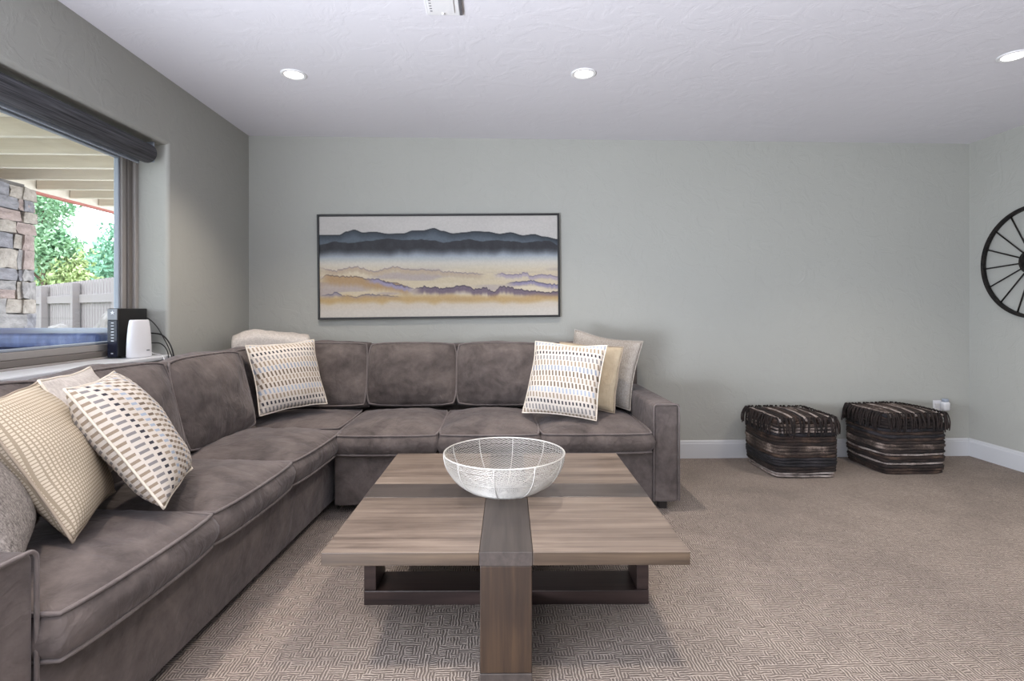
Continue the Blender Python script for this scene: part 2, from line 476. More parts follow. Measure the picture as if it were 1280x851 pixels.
# ------------------------------------------------------------------ painting
def painting():
    W, Hh = 1.938, .838
    o = empty('landscape_painting', (-.434, YB, 1.570), 'long abstract landscape painting of grey ridges and golden hills in a thin black frame', 'painting')
    o.rotation_euler = (0, R(-.65), 0)
    nx, ny = 420, 180
    X, Y = np.meshgrid(np.linspace(78, 1193, nx), np.linspace(75, 545, ny))
    rng = np.random.default_rng(3)

    def n1(seed, sc, amp):
        r = np.random.default_rng(seed).normal(size=400); xs = np.linspace(0, 1300, 400 // max(1, int(sc)))
        return np.interp(X, xs, r[:len(xs)]) * amp

    def n2(seed, gx, gy):
        g_ = np.random.default_rng(seed).uniform(0, 1, (gy + 2, gx + 2))
        u = (X - 78) / 1115 * gx; v_ = (Y - 75) / 470 * gy; i = np.clip(u.astype(int), 0, gx); j = np.clip(v_.astype(int), 0, gy); fu = u - i; fv = v_ - j
        fu = fu * fu * (3 - 2 * fu); fv = fv * fv * (3 - 2 * fv)
        return (g_[j, i] * (1 - fu) + g_[j, i + 1] * fu) * (1 - fv) + (g_[j + 1, i] * (1 - fu) + g_[j + 1, i + 1] * fu) * fv
    ss = lambda a, b, x: (lambda q: q * q * (3 - 2 * q))(np.clip((x - a) / (b - a), 0, 1))
    def curve(p):
        xs = np.array([q[0] for q in p], float); ys = np.array([q[1] for q in p], float)
        # smooth interpolation
        i = np.clip(np.searchsorted(xs, X) - 1, 0, len(xs) - 2); f_ = (X - xs[i]) / (xs[i + 1] - xs[i]); f_ = f_ * f_ * (3 - 2 * f_)
        return ys[i] * (1 - f_) + ys[i + 1] * f_
    A = lambda *c: np.array(c, float)
    img = np.zeros((ny, nx, 3)); img[:] = A(216, 211, 206)
    img += (n2(1, 6, 10)[..., None] - .5) * 10
    def mix(mask, col):
        nonlocal img
        mask = mask[..., None]; col = np.asarray(col); img = img * (1 - mask) + col * mask
    # rear ridge
    c1 = curve([(70, 160), (170, 160), (205, 145), (240, 137), (280, 150), (330, 147), (400, 157), (470, 155), (510, 143), (560, 142), (610, 132), (650, 145), (700, 157), (760, 152), (800, 147), (860, 150), (920, 160), (970, 154), (1030, 168), (1080, 163), (1130, 175), (1200, 188)])
    d = Y - c1
    mix(ss(-1.5, 1.5, d), A(62, 70, 80)); mix(ss(4, 40, d) * .75, A(112, 124, 136)); mix(ss(-1, 1, d) * (1 - ss(3, 8, d)) * .7, A(34, 38, 44))
    c2 = curve([(70, 208), (150, 192), (220, 200), (300, 190), (400, 180), (470, 188), (540, 185), (600, 190), (660, 200), (720, 192), (770, 183), (830, 195), (900, 190), (960, 195), (1040, 203), (1100, 197), (1150, 195), (1200, 217)]) + n1(5, 4, 1.2)
    d = Y - c2
    tex = n2(8, 60, 14)
    mix(ss(-1.5, 1.5, d), A(50, 51, 57) + (tex[..., None] - .5) * 16)
    mix(ss(224, 272, Y + n1(9, 12, 3)), A(176, 186, 196)); mix(ss(255, 300, Y), A(226, 220, 208)); mix(ss(285, 350, Y), A(226, 210, 180))
    gold, cream, mauve, purp = A(206, 172, 116), A(234, 222, 200), A(176, 164, 174), A(92, 82, 92)
    mix(ss(.45, .8, n2(12, 9, 22)) * ss(300, 330, Y) * .7, A(236, 222, 196)); mix(ss(.5, .85, n2(13, 7, 30)) * ss(310, 340, Y) * .6, mauve)
    def ridge(p, seed, jag, edge, body, fade, a=1.0):
        c = curve(p) + n1(seed, 2, jag); xs = [q[0] for q in p]
        win_ = ss(xs[0] - 5, xs[0] + 60, X) * (1 - ss(xs[-1] - 60, xs[-1] + 5, X)) if xs[-1] < 1193 else ss(xs[0] - (5 if xs[0] > 80 else 200), xs[0] + (60 if xs[0] > 80 else 1), X)
        d = Y - c; inside = ss(-1.5, 1.5, d) * (1 - ss(fade * .4, fade, d)) * win_ * a
        mix(inside, body); mix(ss(-1.5, 1, d) * (1 - ss(2, 7, d)) * win_ * a * .8, edge)
    ridge([(70, 312), (150, 326), (240, 309), (330, 330), (420, 311), (500, 324), (600, 325), (680, 336), (760, 342), (860, 348)], 20, 2, A(150, 140, 150), A(206, 186, 162), 34)
    ridge([(880, 352), (930, 344), (960, 354), (1000, 350), (1045, 342), (1060, 360), (1120, 352), (1200, 362)], 21, 2.5, A(130, 120, 140), A(188, 176, 186), 26)
    ridge([(70, 368), (110, 347), (180, 352), (250, 354), (300, 364), (360, 377), (430, 386), (520, 412)], 22, 2, A(110, 98, 100), A(192, 160, 120), 60)
    ridge([(280, 362), (340, 368), (400, 384), (470, 404), (530, 416)], 23, 2, A(92, 86, 110), A(168, 160, 186), 30)
    ridge([(940, 392), (1010, 386), (1065, 380), (1110, 392), (1200, 402)], 24, 2, A(84, 80, 104), A(160, 152, 178), 26)
    ridge([(500, 420), (540, 408), (570, 404), (590, 410), (610, 406), (650, 414), (665, 408), (690, 412), (715, 404), (750, 402), (775, 408), (795, 420), (850, 414), (890, 430), (925, 406), (960, 408), (1000, 420), (1050, 426), (1110, 434), (1160, 438), (1200, 430)], 25, 2.5, A(70, 62, 74), A(128, 112, 126), 42)
    ridge([(70, 442), (130, 437), (152, 424), (180, 441), (240, 447), (300, 437), (350, 440), (470, 452)], 26, 1.5, A(96, 96, 116), A(170, 160, 170), 26)
    mix(ss(436, 462, Y + n1(30, 12, 4)) * .85, gold); mix(ss(466, 494, Y + n1(31, 12, 5)), A(226, 214, 198)); mix(ss(492, 520, Y), A(226, 219, 208))
    img += (n2(40, 200, 90)[..., None] - .5) * 10
    img = np.clip(img, 0, 255) / 255
    lin = .66 * np.where(img <= .04045, img / 12.92, ((img + .055) / 1.055) ** 2.4)
    cw, ch = W - .03, Hh - .03
    gx, gz = np.meshgrid(np.linspace(-cw / 2, cw / 2, nx), np.linspace(ch / 2, -ch / 2, ny))
    co = np.stack([gx, np.full_like(gx, -.030), gz], -1).reshape(-1, 3)
    idx = np.arange(nx * ny).reshape(ny, nx)
    q = np.stack([idx[:-1, :-1], idx[1:, :-1], idx[1:, 1:], idx[:-1, 1:]], -1).reshape(-1, 4)
    me = bpy.data.meshes.new('canvas'); me.from_pydata(co.tolist(), [], q.tolist())
    at = me.color_attributes.new('paint', 'FLOAT_COLOR', 'POINT')
    at.data.foreach_set('color', np.concatenate([lin.reshape(-1, 3), np.ones((nx * ny, 1))], 1).ravel())
    t = NT('painted_canvas', .7); a = t.n('ShaderNodeVertexColor', layer_name='paint'); t.col(a.outputs[0])
    link('canvas', me, t.m, o)
    link('backing', bmm('backing', box_bm(cw, .022, ch, off=(0, -.017, 0))), M['black'], o)
    for x in (-1, 1): link('frame_side', bmm('frame_side', box_bm(.016, .042, Hh, .002, 1, off=(x * (W / 2 - .008), -.021, 0))), M['black'], o)
    for z in (-1, 1): link('frame_rail', bmm('frame_rail', box_bm(W - .032, .042, .016, .002, 1, off=(0, -.021, z * (Hh / 2 - .008)))), M['black'], o)


painting()

# ------------------------------------------------------------------ wagon wheel on the right wall
wh = empty('iron_wheel', (XR, 3.785, 1.575), 'large black iron spoked wheel hung on the right wall, cut by the photo edge', 'wheel')
V, F = [], []
n = 72
for k in range(n):
    g_ = 2 * math.pi * k / n
    for r_, x in ((.42, -.012), (.42, -.034), (.395, -.034), (.395, -.012)): V.append((x, r_ * math.cos(g_), r_ * math.sin(g_)))
for k in range(n):
    for j in range(4): F.append((k * 4 + j, k * 4 + (j + 1) % 4, ((k + 1) % n) * 4 + (j + 1) % 4, ((k + 1) % n) * 4 + j))
link('rim', pyd('rim', V, F), M['iron'], wh)
V, F = [], []
for k in range(36):
    g_ = 2 * math.pi * k / 36
    for r_, x in ((.092, -.005), (.092, -.05), (.075, -.05), (.075, -.005)): V.append((x, r_ * math.cos(g_), r_ * math.sin(g_)))
for k in range(36):
    for j in range(4): F.append((k * 4 + j, k * 4 + (j + 1) % 4, ((k + 1) % 36) * 4 + (j + 1) % 4, ((k + 1) % 36) * 4 + j))
link('hub', pyd('hub', V, F), M['iron'], wh)
sv, sf = tube_data([(0, 0, .09), (0, 0, .398)], .0055, 8); sp_me = pyd('spoke', sv, sf, True); sp_me.materials.append(M['iron'])
for k in range(16): link('spoke', sp_me, None, wh, (-.023, 0, 0), (R(90 - 4 + k * 22.5), 0, 0))
wall_pin = link('hanger', bmm('hanger', box_bm(.03, .02, .02, off=(-.012, 0, .385))), M['iron'], wh)

# ------------------------------------------------------------------ outlet with plug-in
ol = empty('wall_outlet', (3.705, YB, .405), 'white wall outlet plate low on the back wall behind the right pouf', 'outlet')
link('cover_plate', bmm('cover_plate', box_bm(.072, .006, .115, .003, 2, off=(0, -.003, 0))), M['white'], ol)
for z in (-.02, .02): link('socket', bmm('socket', box_bm(.034, .004, .028, .004, 2, off=(0, -.008, z))), M['ring'], ol)
pl = empty('plug_in_freshener', (3.745, YB - .012, .42), 'white plug-in air freshener stuck in the outlet behind the right pouf', 'air freshener')
link('body', bmm('body', box_bm(.055, .05, .075, .014, 3, off=(.0, -.026, .0)), True), M['white'], pl)
link('cap', bmm('cap', box_bm(.042, .038, .03, .01, 3, off=(.0, -.026, .048)), True), M['spacer'], pl)

# ------------------------------------------------------------------ cushions
def outline(w, d, c, n):
    out = []
    ts = np.linspace(-1, 1, n + 1)
    sq = [(t, -1) for t in ts[:-1]] + [(1, t) for t in ts[:-1]] + [(-t, 1) for t in ts[:-1]] + [(-1, -t) for t in ts[:-1]]
    return sq


def cushion(w, d, h, crown=.05, c=.05, n=22, seed=0, bulge=.03, wrinkle=.006, bot=.012, bow=0.0):
    """box cushion, top and bottom panels joined by a boxing band; local x=w, y=d, z=h"""
    so = Vector((seed * 7.3, seed * 3.1, 0))
    def xy(u, v_, k=1.0):
        x = w / 2 * u * (1 - c * v_ ** 4 * u * u) * k; y = d / 2 * v_ * (1 - c * u ** 4 * v_ * v_) * k
        y += bow * (1 - u * u) * v_
        return x, y
    V = []; F = []
    us = np.linspace(-1, 1, n + 1)
    def wr(x, y, u, v_):
        p = Vector((x, y, 0)) * 5 + so
        e = max(abs(u), abs(v_))
        return wrinkle * (noise.noise(p) + .6 * noise.noise(p * 2.3) + 1.7 * noise.noise(Vector((x * 26, y * 26, 1)) + so) * e ** 3)
    def panel(sgn, cr):
        base = len(V)
        for v_ in us:
            for u in us:
                x, y = xy(u, v_)
                f_ = ((1 - abs(u) ** 2.6) * (1 - abs(v_) ** 2.6)) ** .75
                z = sgn * (h / 2 + cr * f_) + (wr(x, y, u, v_) * min(1, 4 * (1 - max(abs(u), abs(v_)))) if sgn > 0 else 0)
                V.append((x, y, z))
        for j in range(n):
            for i in range(n):
                a = base + j * (n + 1) + i; F.append((a, a + 1, a + n + 2, a + n + 1) if sgn > 0 else (a, a + n + 1, a + n + 2, a + 1))
        return base
    tb = panel(1, crown); bb = panel(-1, bot)
    def bidx(base):
        r = [base + i for i in range(n)] + [base + j * (n + 1) + n for j in range(n)] + [base + n * (n + 1) + n - i for i in range(n)] + [base + (n - j) * (n + 1) for j in range(n)]
        return r
    T, B = bidx(tb), bidx(bb); m = 5; rows = [T]
    for k in range(1, m):
        f_ = k / m; row = []
        for a, b in zip(T, B):
            p = Vector(V[a]) * (1 - f_) + Vector(V[b]) * f_
            l = Vector((p.x, p.y, 0)); q = l.normalized() * bulge * math.sin(math.pi * f_) * (1 + .5 * noise.noise(Vector((p.x * 9, p.y * 9, f_ * 2)) + so))
            p += q; row.append(len(V)); V.append(tuple(p))
        rows.append(row)
    rows.append(B)
    L = len(T)
    for r0, r1 in zip(rows, rows[1:]):
        for k in range(L): F.append((r0[k], r1[k], r1[(k + 1) % L], r0[(k + 1) % L]))
    me = pyd('cushion', V, F, True)
    top = [Vector(V[i]) for i in T]; btm = [Vector(V[i]) for i in B]
    return me, top, btm


def ring_out(pts, d):
    return [p + Vector((p.x, p.y, 0)).normalized() * d for p in pts]


sofa = empty('sectional_sofa', (-.45, 3.3, 0), 'large L-shaped taupe suede sectional sofa along the window and back walls', 'sofa')


def sofa_part(name, me, mat, loc, rot=(0, 0, 0)):
    return link(name, me, mat, sofa, Vector(loc) - sofa.location, rot)


def sofa_cushion(name, w, d, h, loc, rot, pipes=(1, 1), pr=.0062, **kw):
    me, top, btm = cushion(w, d, h, **kw)
    o = sofa_part(name, me, M['suede'], loc, rot)
    V, F = [], []
    if pipes[0]: tube_data(ring_out(top, .003), pr, 6, True, V, F)
    if pipes[1]: tube_data(ring_out(btm, .003), pr, 6, True, V, F)
    if V: link('piping', pyd('piping', V, F, True), M['pipe'], o)
    return o


def sofa_box(name, lo, hi, bev=.02, rz=0, piv=None, mat=None):
    lo = Vector(lo); hi = Vector(hi); d = hi - lo
    me = bmm(name, box_bm(d.x, d.y, d.z, bev, 4), True)
    return sofa_part(name, me, mat or M['suede'], (lo + hi) / 2)


# back wing: base, frame, arm
sofa_box('base', (-.945, 3.205, .055), (.968, 4.12, .362), .012)
sofa_box('back_frame', (-1.80, 4.125, .055), (1.125, 4.315, .955), .035)
arm = sofa_box('arm', (.968, 3.195, .055), (1.122, 4.12, .648), .024)
fx, fz = .154 / 2, .593 / 2
pp = []
for cx, cz, a0 in ((fx - .022, fz - .022, 0), (-fx + .022, fz - .022, 90)):
    for k in range(6): g_ = R(a0 + k * 18); pp.append((cx + .022 * math.cos(g_), -.462, cz + .022 * math.sin(g_)))
tube('piping', [(fx, -.462, -fz + .01)] + pp + [(-fx, -.462, -fz + .01)], .0055, M['pipe'], arm, 6)
for i, (a, b) in enumerate(((-.938, -.331), (-.327, .279), (.283, .962))):
    sofa_cushion('seat_cushion', b - a, .80, .112, ((a + b) / 2, 3.56, .422), (0, 0, 0), crown=.058, seed=i + 1, c=.05, bulge=.03, wrinkle=.009)
for i, (a, b) in enumerate(((-.925, -.277), (-.272, .386), (.392, .975))):
    sofa_cushion('back_cushion', b - a, .455, .13, ((a + b) / 2, 4.035, .735), (R(90 - 11), 0, 0), pipes=(1, 0), crown=.085, seed=i + 11, c=.065, wrinkle=.02, bulge=.02)
# corner unit
sofa_box('base', (-1.80, 3.36, .055), (-.953, 4.12, .362), .012)
sofa_cushion('seat_cushion', .66, .62, .112, (-1.29, 3.665, .425), (0, 0, 0), crown=.035, seed=21, c=.03, bulge=.012)
sofa_cushion('back_cushion', .62, .455, .13, (-1.245, 4.03, .735), (R(79), 0, 0), pipes=(1, 0), crown=.05, seed=22, c=.04, wrinkle=.02)
sofa_cushion('back_cushion', .62, .445, .13, (-1.655, 3.66, .725), (R(78), 0, R(88)), pipes=(1, 0), crown=.045, seed=23, c=.04, wrinkle=.024)
# window wing, set a few degrees askew
PHI = R(-3.6); DI = Vector((math.sin(-PHI), math.cos(PHI), 0)); IN = Vector((-math.cos(PHI), math.sin(-PHI), 0)); P0 = Vector((-1.110, 1.15, 0))
LW = lambda a, b, z: P0 + DI * a + IN * b + Vector((0, 0, z))


def wing_box(name, a0, a1, b0, b1, z0, z1, bev, mat=None):
    me = bmm(name, box_bm(b1 - b0, a1 - a0, z1 - z0, bev, 4), True)
    return sofa_part(name, me, mat or M['suede'], LW((a0 + a1) / 2, (b0 + b1) / 2, (z0 + z1) / 2), (0, 0, PHI))


wing_box('base', .176, 2.20, .0, .70, .055, .362, .012)
wing_box('back_frame', 0, 2.20, .705, .835, .055, .90, .03)
arm = wing_box('arm', 0, .175, 0, .70, .055, .645, .024)
fx, fz = .175 / 2, .59 / 2; pp = []
for cx, cz, a0 in ((fx - .022, fz - .022, 0), (-fx + .022, fz - .022, 90)):
    for k in range(6): g_ = R(a0 + k * 18); pp.append((.35, cx + .022 * math.cos(g_), cz + .022 * math.sin(g_)))
tube('piping', [(.35, fx, -fz + .01)] + pp + [(.35, -fx, -fz + .01)], .0055, M['pipe'], arm, 6)
edges = (.182, .832, 1.485, 2.155)
for i in range(3):
    a, b = edges[i], edges[i + 1]
    sofa_cushion('seat_cushion', b - a - .004, .66, .115, LW((a + b) / 2, .28, .422), (0, 0, PHI + R(90)), crown=.06, seed=i + 31, c=.035, bulge=.026, bow=.007, wrinkle=.010)
    sofa_cushion('back_cushion', b - a - .006, .47, .14, LW((a + b) / 2, .60, .725), (R(76), 0, PHI + R(90)), pipes=(1, 0), crown=.07, seed=i + 41, c=.065, wrinkle=.02)
ft = bmm('foot', box_bm(.05, .05, .054, .004, 1)); ft.materials.append(M['foot'])
for p in ((1.04, 3.27, .027), (-.80, 3.30, .027), (1.04, 4.22, .027), (-1.70, 4.2, .027)): sofa_part('foot', ft, None, p)
for a, b in ((.1, .1), (.1, .72), (1.2, .12), (2.1, .14)): sofa_part('foot', ft, None, LW(a, b, .027), (0, 0, PHI))


# ------------------------------------------------------------------ throw pillows
def pillow(name, w, h, th, loc, rot, mat, welt, label, seed=0, pinch=.06, group='throw pillows on the sectional', wr=.010, welt_r=.0045, n=32, ex=.5):
    so = Vector((seed * 5.1, seed * 2.7, 0)); V = []; F = []; us = np.linspace(-1, 1, n + 1)
    def xy(u, v_):
        return (w / 2 * u * (1 - pinch * (1 - v_ * v_)) + .008 * noise.noise(Vector((u, v_, 3)) * 1.5 + so), h / 2 * v_ * (1 - pinch * (1 - u * u)) + .008 * noise.noise(Vector((u, v_, 9)) * 1.5 + so))
    idx = {}
    for sgn in (1, -1):
        for j, v_ in enumerate(us):
            for i, u in enumerate(us):
                rim = i in (0, n) or j in (0, n)
                if rim and sgn < 0: idx[sgn, i, j] = idx[1, i, j]; continue
                x, y = xy(u, v_)
                f_ = (max(0, (1 - u * u)) * max(0, (1 - v_ * v_))) ** ex
                e = max(abs(u), abs(v_)); p = Vector((x, y, sgn)) * 6 + so
                # radial gathers near the seams
                along = y if abs(u) > abs(v_) else x
                z = sgn * th / 2 * f_ * (1 + .12 * noise.noise(p * .6)) + (0 if rim else wr * (noise.noise(p) + 1.2 * noise.noise(Vector((along * 34, sgn, 4)) + so) * e ** 4 * (1 - e)) * min(1, 5 * (1 - e)) * 1.5)
                idx[sgn, i, j] = len(V); V.append((x, y, z))
        for j in range(n):
            for i in range(n):
                q = [idx[sgn, i, j], idx[sgn, i + 1, j], idx[sgn, i + 1, j + 1], idx[sgn, i, j + 1]]
                F.append(tuple(q if sgn > 0 else q[::-1]))
    o = link(name, pyd(name, V, F, True), mat, None, loc, [R(a) for a in rot])
    tag(o, label, 'pillow', group)
    if welt:
        B = [idx[1, i, 0] for i in range(n)] + [idx[1, n, j] for j in range(n)] + [idx[1, n - i, n] for i in range(n)] + [idx[1, 0, n - j] for j in range(n)]
        tube('welt', [V[i] for i in B], welt_r, welt, o, 6, True)
    return o


pillow('throw_pillow', 0.489, 0.489, 0.200, (-1.279, 1.962, 0.7735), (57, 0, 110), M['dash_v'], M['creampipe'], 'dashed tan, blue and black pillow at the near end of the window wing', 1)
pillow('throw_pillow', 0.472, 0.472, 0.180, (-1.388, 1.735, 0.7640), (62, 0, 113), M['check'], M['tanpipe'], 'cream basket-check pillow with taupe welt, left of the dashed pillow on the window wing', 2)
pillow('throw_pillow', 0.475, 0.456, 0.150, (-1.375, 1.435, 0.7592), (56, 0, 125), M['tweed'], M['tweed'], 'dark grey tweed pillow by the near sofa arm, at the left edge of the photo', 3)
pillow('throw_pillow', 0.390, 0.390, 0.080, (-1.482, 2.045, 0.815), (62, 0, 106), M['cream'], M['creampipe'], 'plain off-white pillow tucked behind the dashed pillow on the window wing', 4)
pillow('throw_pillow', 0.461, 0.461, 0.160, (-1.3584, 3.5856, 0.7832), (69, -2, 47), M['dash'], M['creampipe'], 'square cream pillow with rows of woven dashes standing in the sofa corner', 5)
pillow('throw_pillow', 0.492, 0.492, 0.150, (0.458, 3.4475, 0.7718), (66, 2, -26), M['dash'], M['creampipe'], 'square cream dashed pillow in front of two plain ones', 6)
pillow('throw_pillow', 0.450, 0.450, 0.100, (0.64, 3.665, 0.765), (74, 4, -24), M['tan'], M['tanpipe'], 'tan velvet pillow between the dashed pillow and the pale grey pillow', 7)
pillow('throw_pillow', 0.500, 0.500, 0.120, (0.775, 3.82, 0.795), (72, 9, -20), M['lgrey'], M['lgrey'], 'pale grey woven pillow leaning by the right arm, rearmost of its three', 8, pinch=.09)


# folded blanket on the corner
def blanket():
    V = []; F = []
    n, m = 40, 44
    # a strip folded back and forth: profile path in (y, z), swept in x with waviness
    path = spline([(.12, -.005), (.15, .0), (.12, .012), (0, .02), (-.12, .014), (-.155, .028), (-.12, .044), (0, .046), (.11, .044), (.135, .058), (.10, .074), (0, .078), (-.10, .07), (-.165, .045), (-.175, -.01), (-.18, -.07)], 4)
    path = [(p.x, p.y) for p in [Vector((a[0], a[1], 0)) for a in [(q[0], q[1]) for q in path]]]
    N = len(path); W = .50
    rows = []
    for i in range(n + 1):
        u = i / n; x = (u - .5) * W; row = []
        for k, (y, z) in enumerate(path):
            q = Vector((x * 6, y * 6, k * .05))
            yy = y * (1 + .06 * noise.noise(q)) + .012 * noise.noise(q * 1.7 + Vector((9, 0, 0)))
            zz = z + .022 * noise.noise(q * .9 + Vector((0, 5, 0))) + .008 * noise.noise(q * 3) - .02 * abs(u - .5) ** 2 * 4 - .25 * max(0, .24 - u) ** 1.5 - .03 * u * (1 if k > 30 else .3)
            row.append((x + .01 * noise.noise(q + Vector((3, 3, 3))), yy, zz))
        rows.append(row)
    V = [p for r_ in rows for p in r_]
    for i in range(n):
        for k in range(N - 1): F.append((i * N + k, i * N + k + 1, (i + 1) * N + k + 1, (i + 1) * N + k))
    me = pyd('folded_blanket', V, F, True)
    o = link('folded_blanket', me, M['cream'], None, (-1.625, 3.985, .998), (0, R(2), R(20)))
    md = o.modifiers.new('thickness', 'SOLIDIFY'); md.thickness = .010; md.offset = 0
    tag(o, 'folded cream plush blanket laid over the sofa back in the corner', 'blanket')


blanket()

# ------------------------------------------------------------------ coffee table
TX, TY, TA = .056, 2.292, R(-1.6)
ct = empty('coffee_table', (TX, TY, 0), 'square weathered wood coffee table with dark crossed bands and a cross base', 'table', rz=TA)
HW, BW, TZ0, TZ1 = .590, .085, .404, .446
pan_m = [M['top']] + [wood('weathered_pine_%s' % s_, TOP, 0, 1, .42, seed=k) for k, s_ in ((3.1, 'b'), (7.7, 'c'), (12.3, 'd'))]
k = 0
for sx in (-1, 1):
    for sy in (-1, 1):
        c = (HW + BW) / 2; L = HW - BW - .002
        me = bmm('top_panel', box_bm(L, L, TZ1 - TZ0, .002, 2)); me.materials.append(pan_m[k]); me.materials.append(M['edge'])
        for p in me.polygons: p.material_index = 0 if p.normal.z > .5 else 1
        link('top_panel', me, None, ct, (sx * c, sy * c, (TZ0 + TZ1) / 2)); k += 1
link('cross_band', bmm('cross_band', box_bm(2 * HW, 2 * BW, TZ1 - TZ0 + .001, .002, 2)), M['band'], ct, (0, 0, (TZ0 + TZ1) / 2))
for sy in (-1, 1):
    link('cross_band', bmm('cross_band', box_bm(2 * BW, HW - BW - .001, TZ1 - TZ0 + .002, .002, 2)), M['bandy'], ct, (0, sy * (HW + BW) / 2, (TZ0 + TZ1) / 2))
for sx, sy in ((0, -1), (0, 1), (-1, 0), (1, 0)):
    d = (2 * BW - .004, .05) if sy else (.05, 2 * BW - .004)
    link('leg', bmm('leg', box_bm(d[0], d[1], TZ0 - .062, .003, 2)), M['leg'] if sy else M['base'], ct, (sx * (HW - .026), sy * (HW - .026), (TZ0 + .060) / 2))
link('base_plank', bmm('base_plank', box_bm(2 * HW - .002, 2 * BW - .002, .059, .003, 2)), M['base'], ct, (0, 0, .030))
for sy in (-1, 1): link('base_plank', bmm('base_plank', box_bm(2 * BW - .002, HW - BW - .002, .059, .003, 2)), M['bandy'], ct, (0, sy * (HW + BW) / 2, .030))

# wire bowl
BR, BH = .255, .168
wb = empty('wire_bowl', (.046, 2.272, TZ1 + .001), 'large round silver woven wire bowl on the coffee table', 'bowl')
def bowl_p(q, a, dr=0):   # q 0 at the foot .. 1 at the rim
    ang = q * math.pi / 2
    r_ = .062 + (BR - .062) * math.sin(ang) ** .95; z = .003 + BH * (1 - math.cos(ang) ** 1.0) ** .95 * .985
    r_ += dr
    return Vector((r_ * math.cos(a), r_ * math.sin(a), z))
V, F = [], []
rows = 52
for i in range(rows):
    q = .02 + .95 * i / (rows - 1)
    if i in (10, 22, 35, 47, 56): q += .007
    n = 132
    pts = [bowl_p(q + .0058 * (1 if kk % 2 else -1), 2 * math.pi * kk / n + (i % 2) * math.pi / n, .0012 * (1 if kk % 2 else -1)) for kk in range(n)]
    tube_data(pts, .00120, 3, True, V, F)
for i in range(7):   # flat woven foot
    r_ = .01 + i * .0085
    tube_data([(r_ * math.cos(2 * math.pi * kk / 28), r_ * math.sin(2 * math.pi * kk / 28), .003) for kk in range(28)], .0013, 3, True, V, F)
mesh_o = link('woven_wire', pyd('woven_wire', V, F, True), M['wire'], wb); mesh_o['kind'] = 'stuff'
for k in range(10):
    a = 2 * math.pi * (k + .22) / 10
    tube('rib', [bowl_p(q, a, .002) for q in np.linspace(.0, 1, 18)], .0021, M['wire'], wb, 6)
tube('rim', [bowl_p(1, 2 * math.pi * k / 72) for k in range(72)], .0035, M['wire'], wb, 8, True)

# ------------------------------------------------------------------ rag poufs
def rag(name, cols, seed):
    t = NT(name, .9); v = t.coord('Object', scale=(3, 3, 40), loc=(seed, seed, seed))
    n_ = t.noise(t.coord('Object', loc=(seed, 0, 0)), 9, 3, .6); n2_ = t.noise(t.coord('Object'), 130, 2, .7)
    t.col(t.ramp(t.math('ADD', t.math('MULTIPLY', n_, .7), t.math('MULTIPLY', n2_, .3)), [(.38, cols[0]), (.52, cols[1]), (.64, cols[2])])); t.bump(n2_, .6, .004)
    return t.m


RAGS = [rag('rag_espresso', (srgb(20, 15, 15), srgb(36, 27, 25), srgb(56, 44, 40)), 1),
        rag('rag_brown', (srgb(30, 21, 18), srgb(52, 38, 32), srgb(86, 68, 57)), 2),
        rag('rag_taupe', (srgb(36, 28, 26), srgb(76, 64, 58), srgb(140, 126, 118)), 3),
        rag('rag_black', (srgb(18, 17, 20), srgb(32, 30, 34), srgb(54, 50, 54)), 4),
        rag('rag_pale', (srgb(84, 72, 68), srgb(150, 138, 132), srgb(190, 180, 174)), 5)]
M['fringe'] = rag('rag_fringe', (srgb(18, 12, 11), srgb(32, 23, 21), srgb(50, 38, 34)), 6)


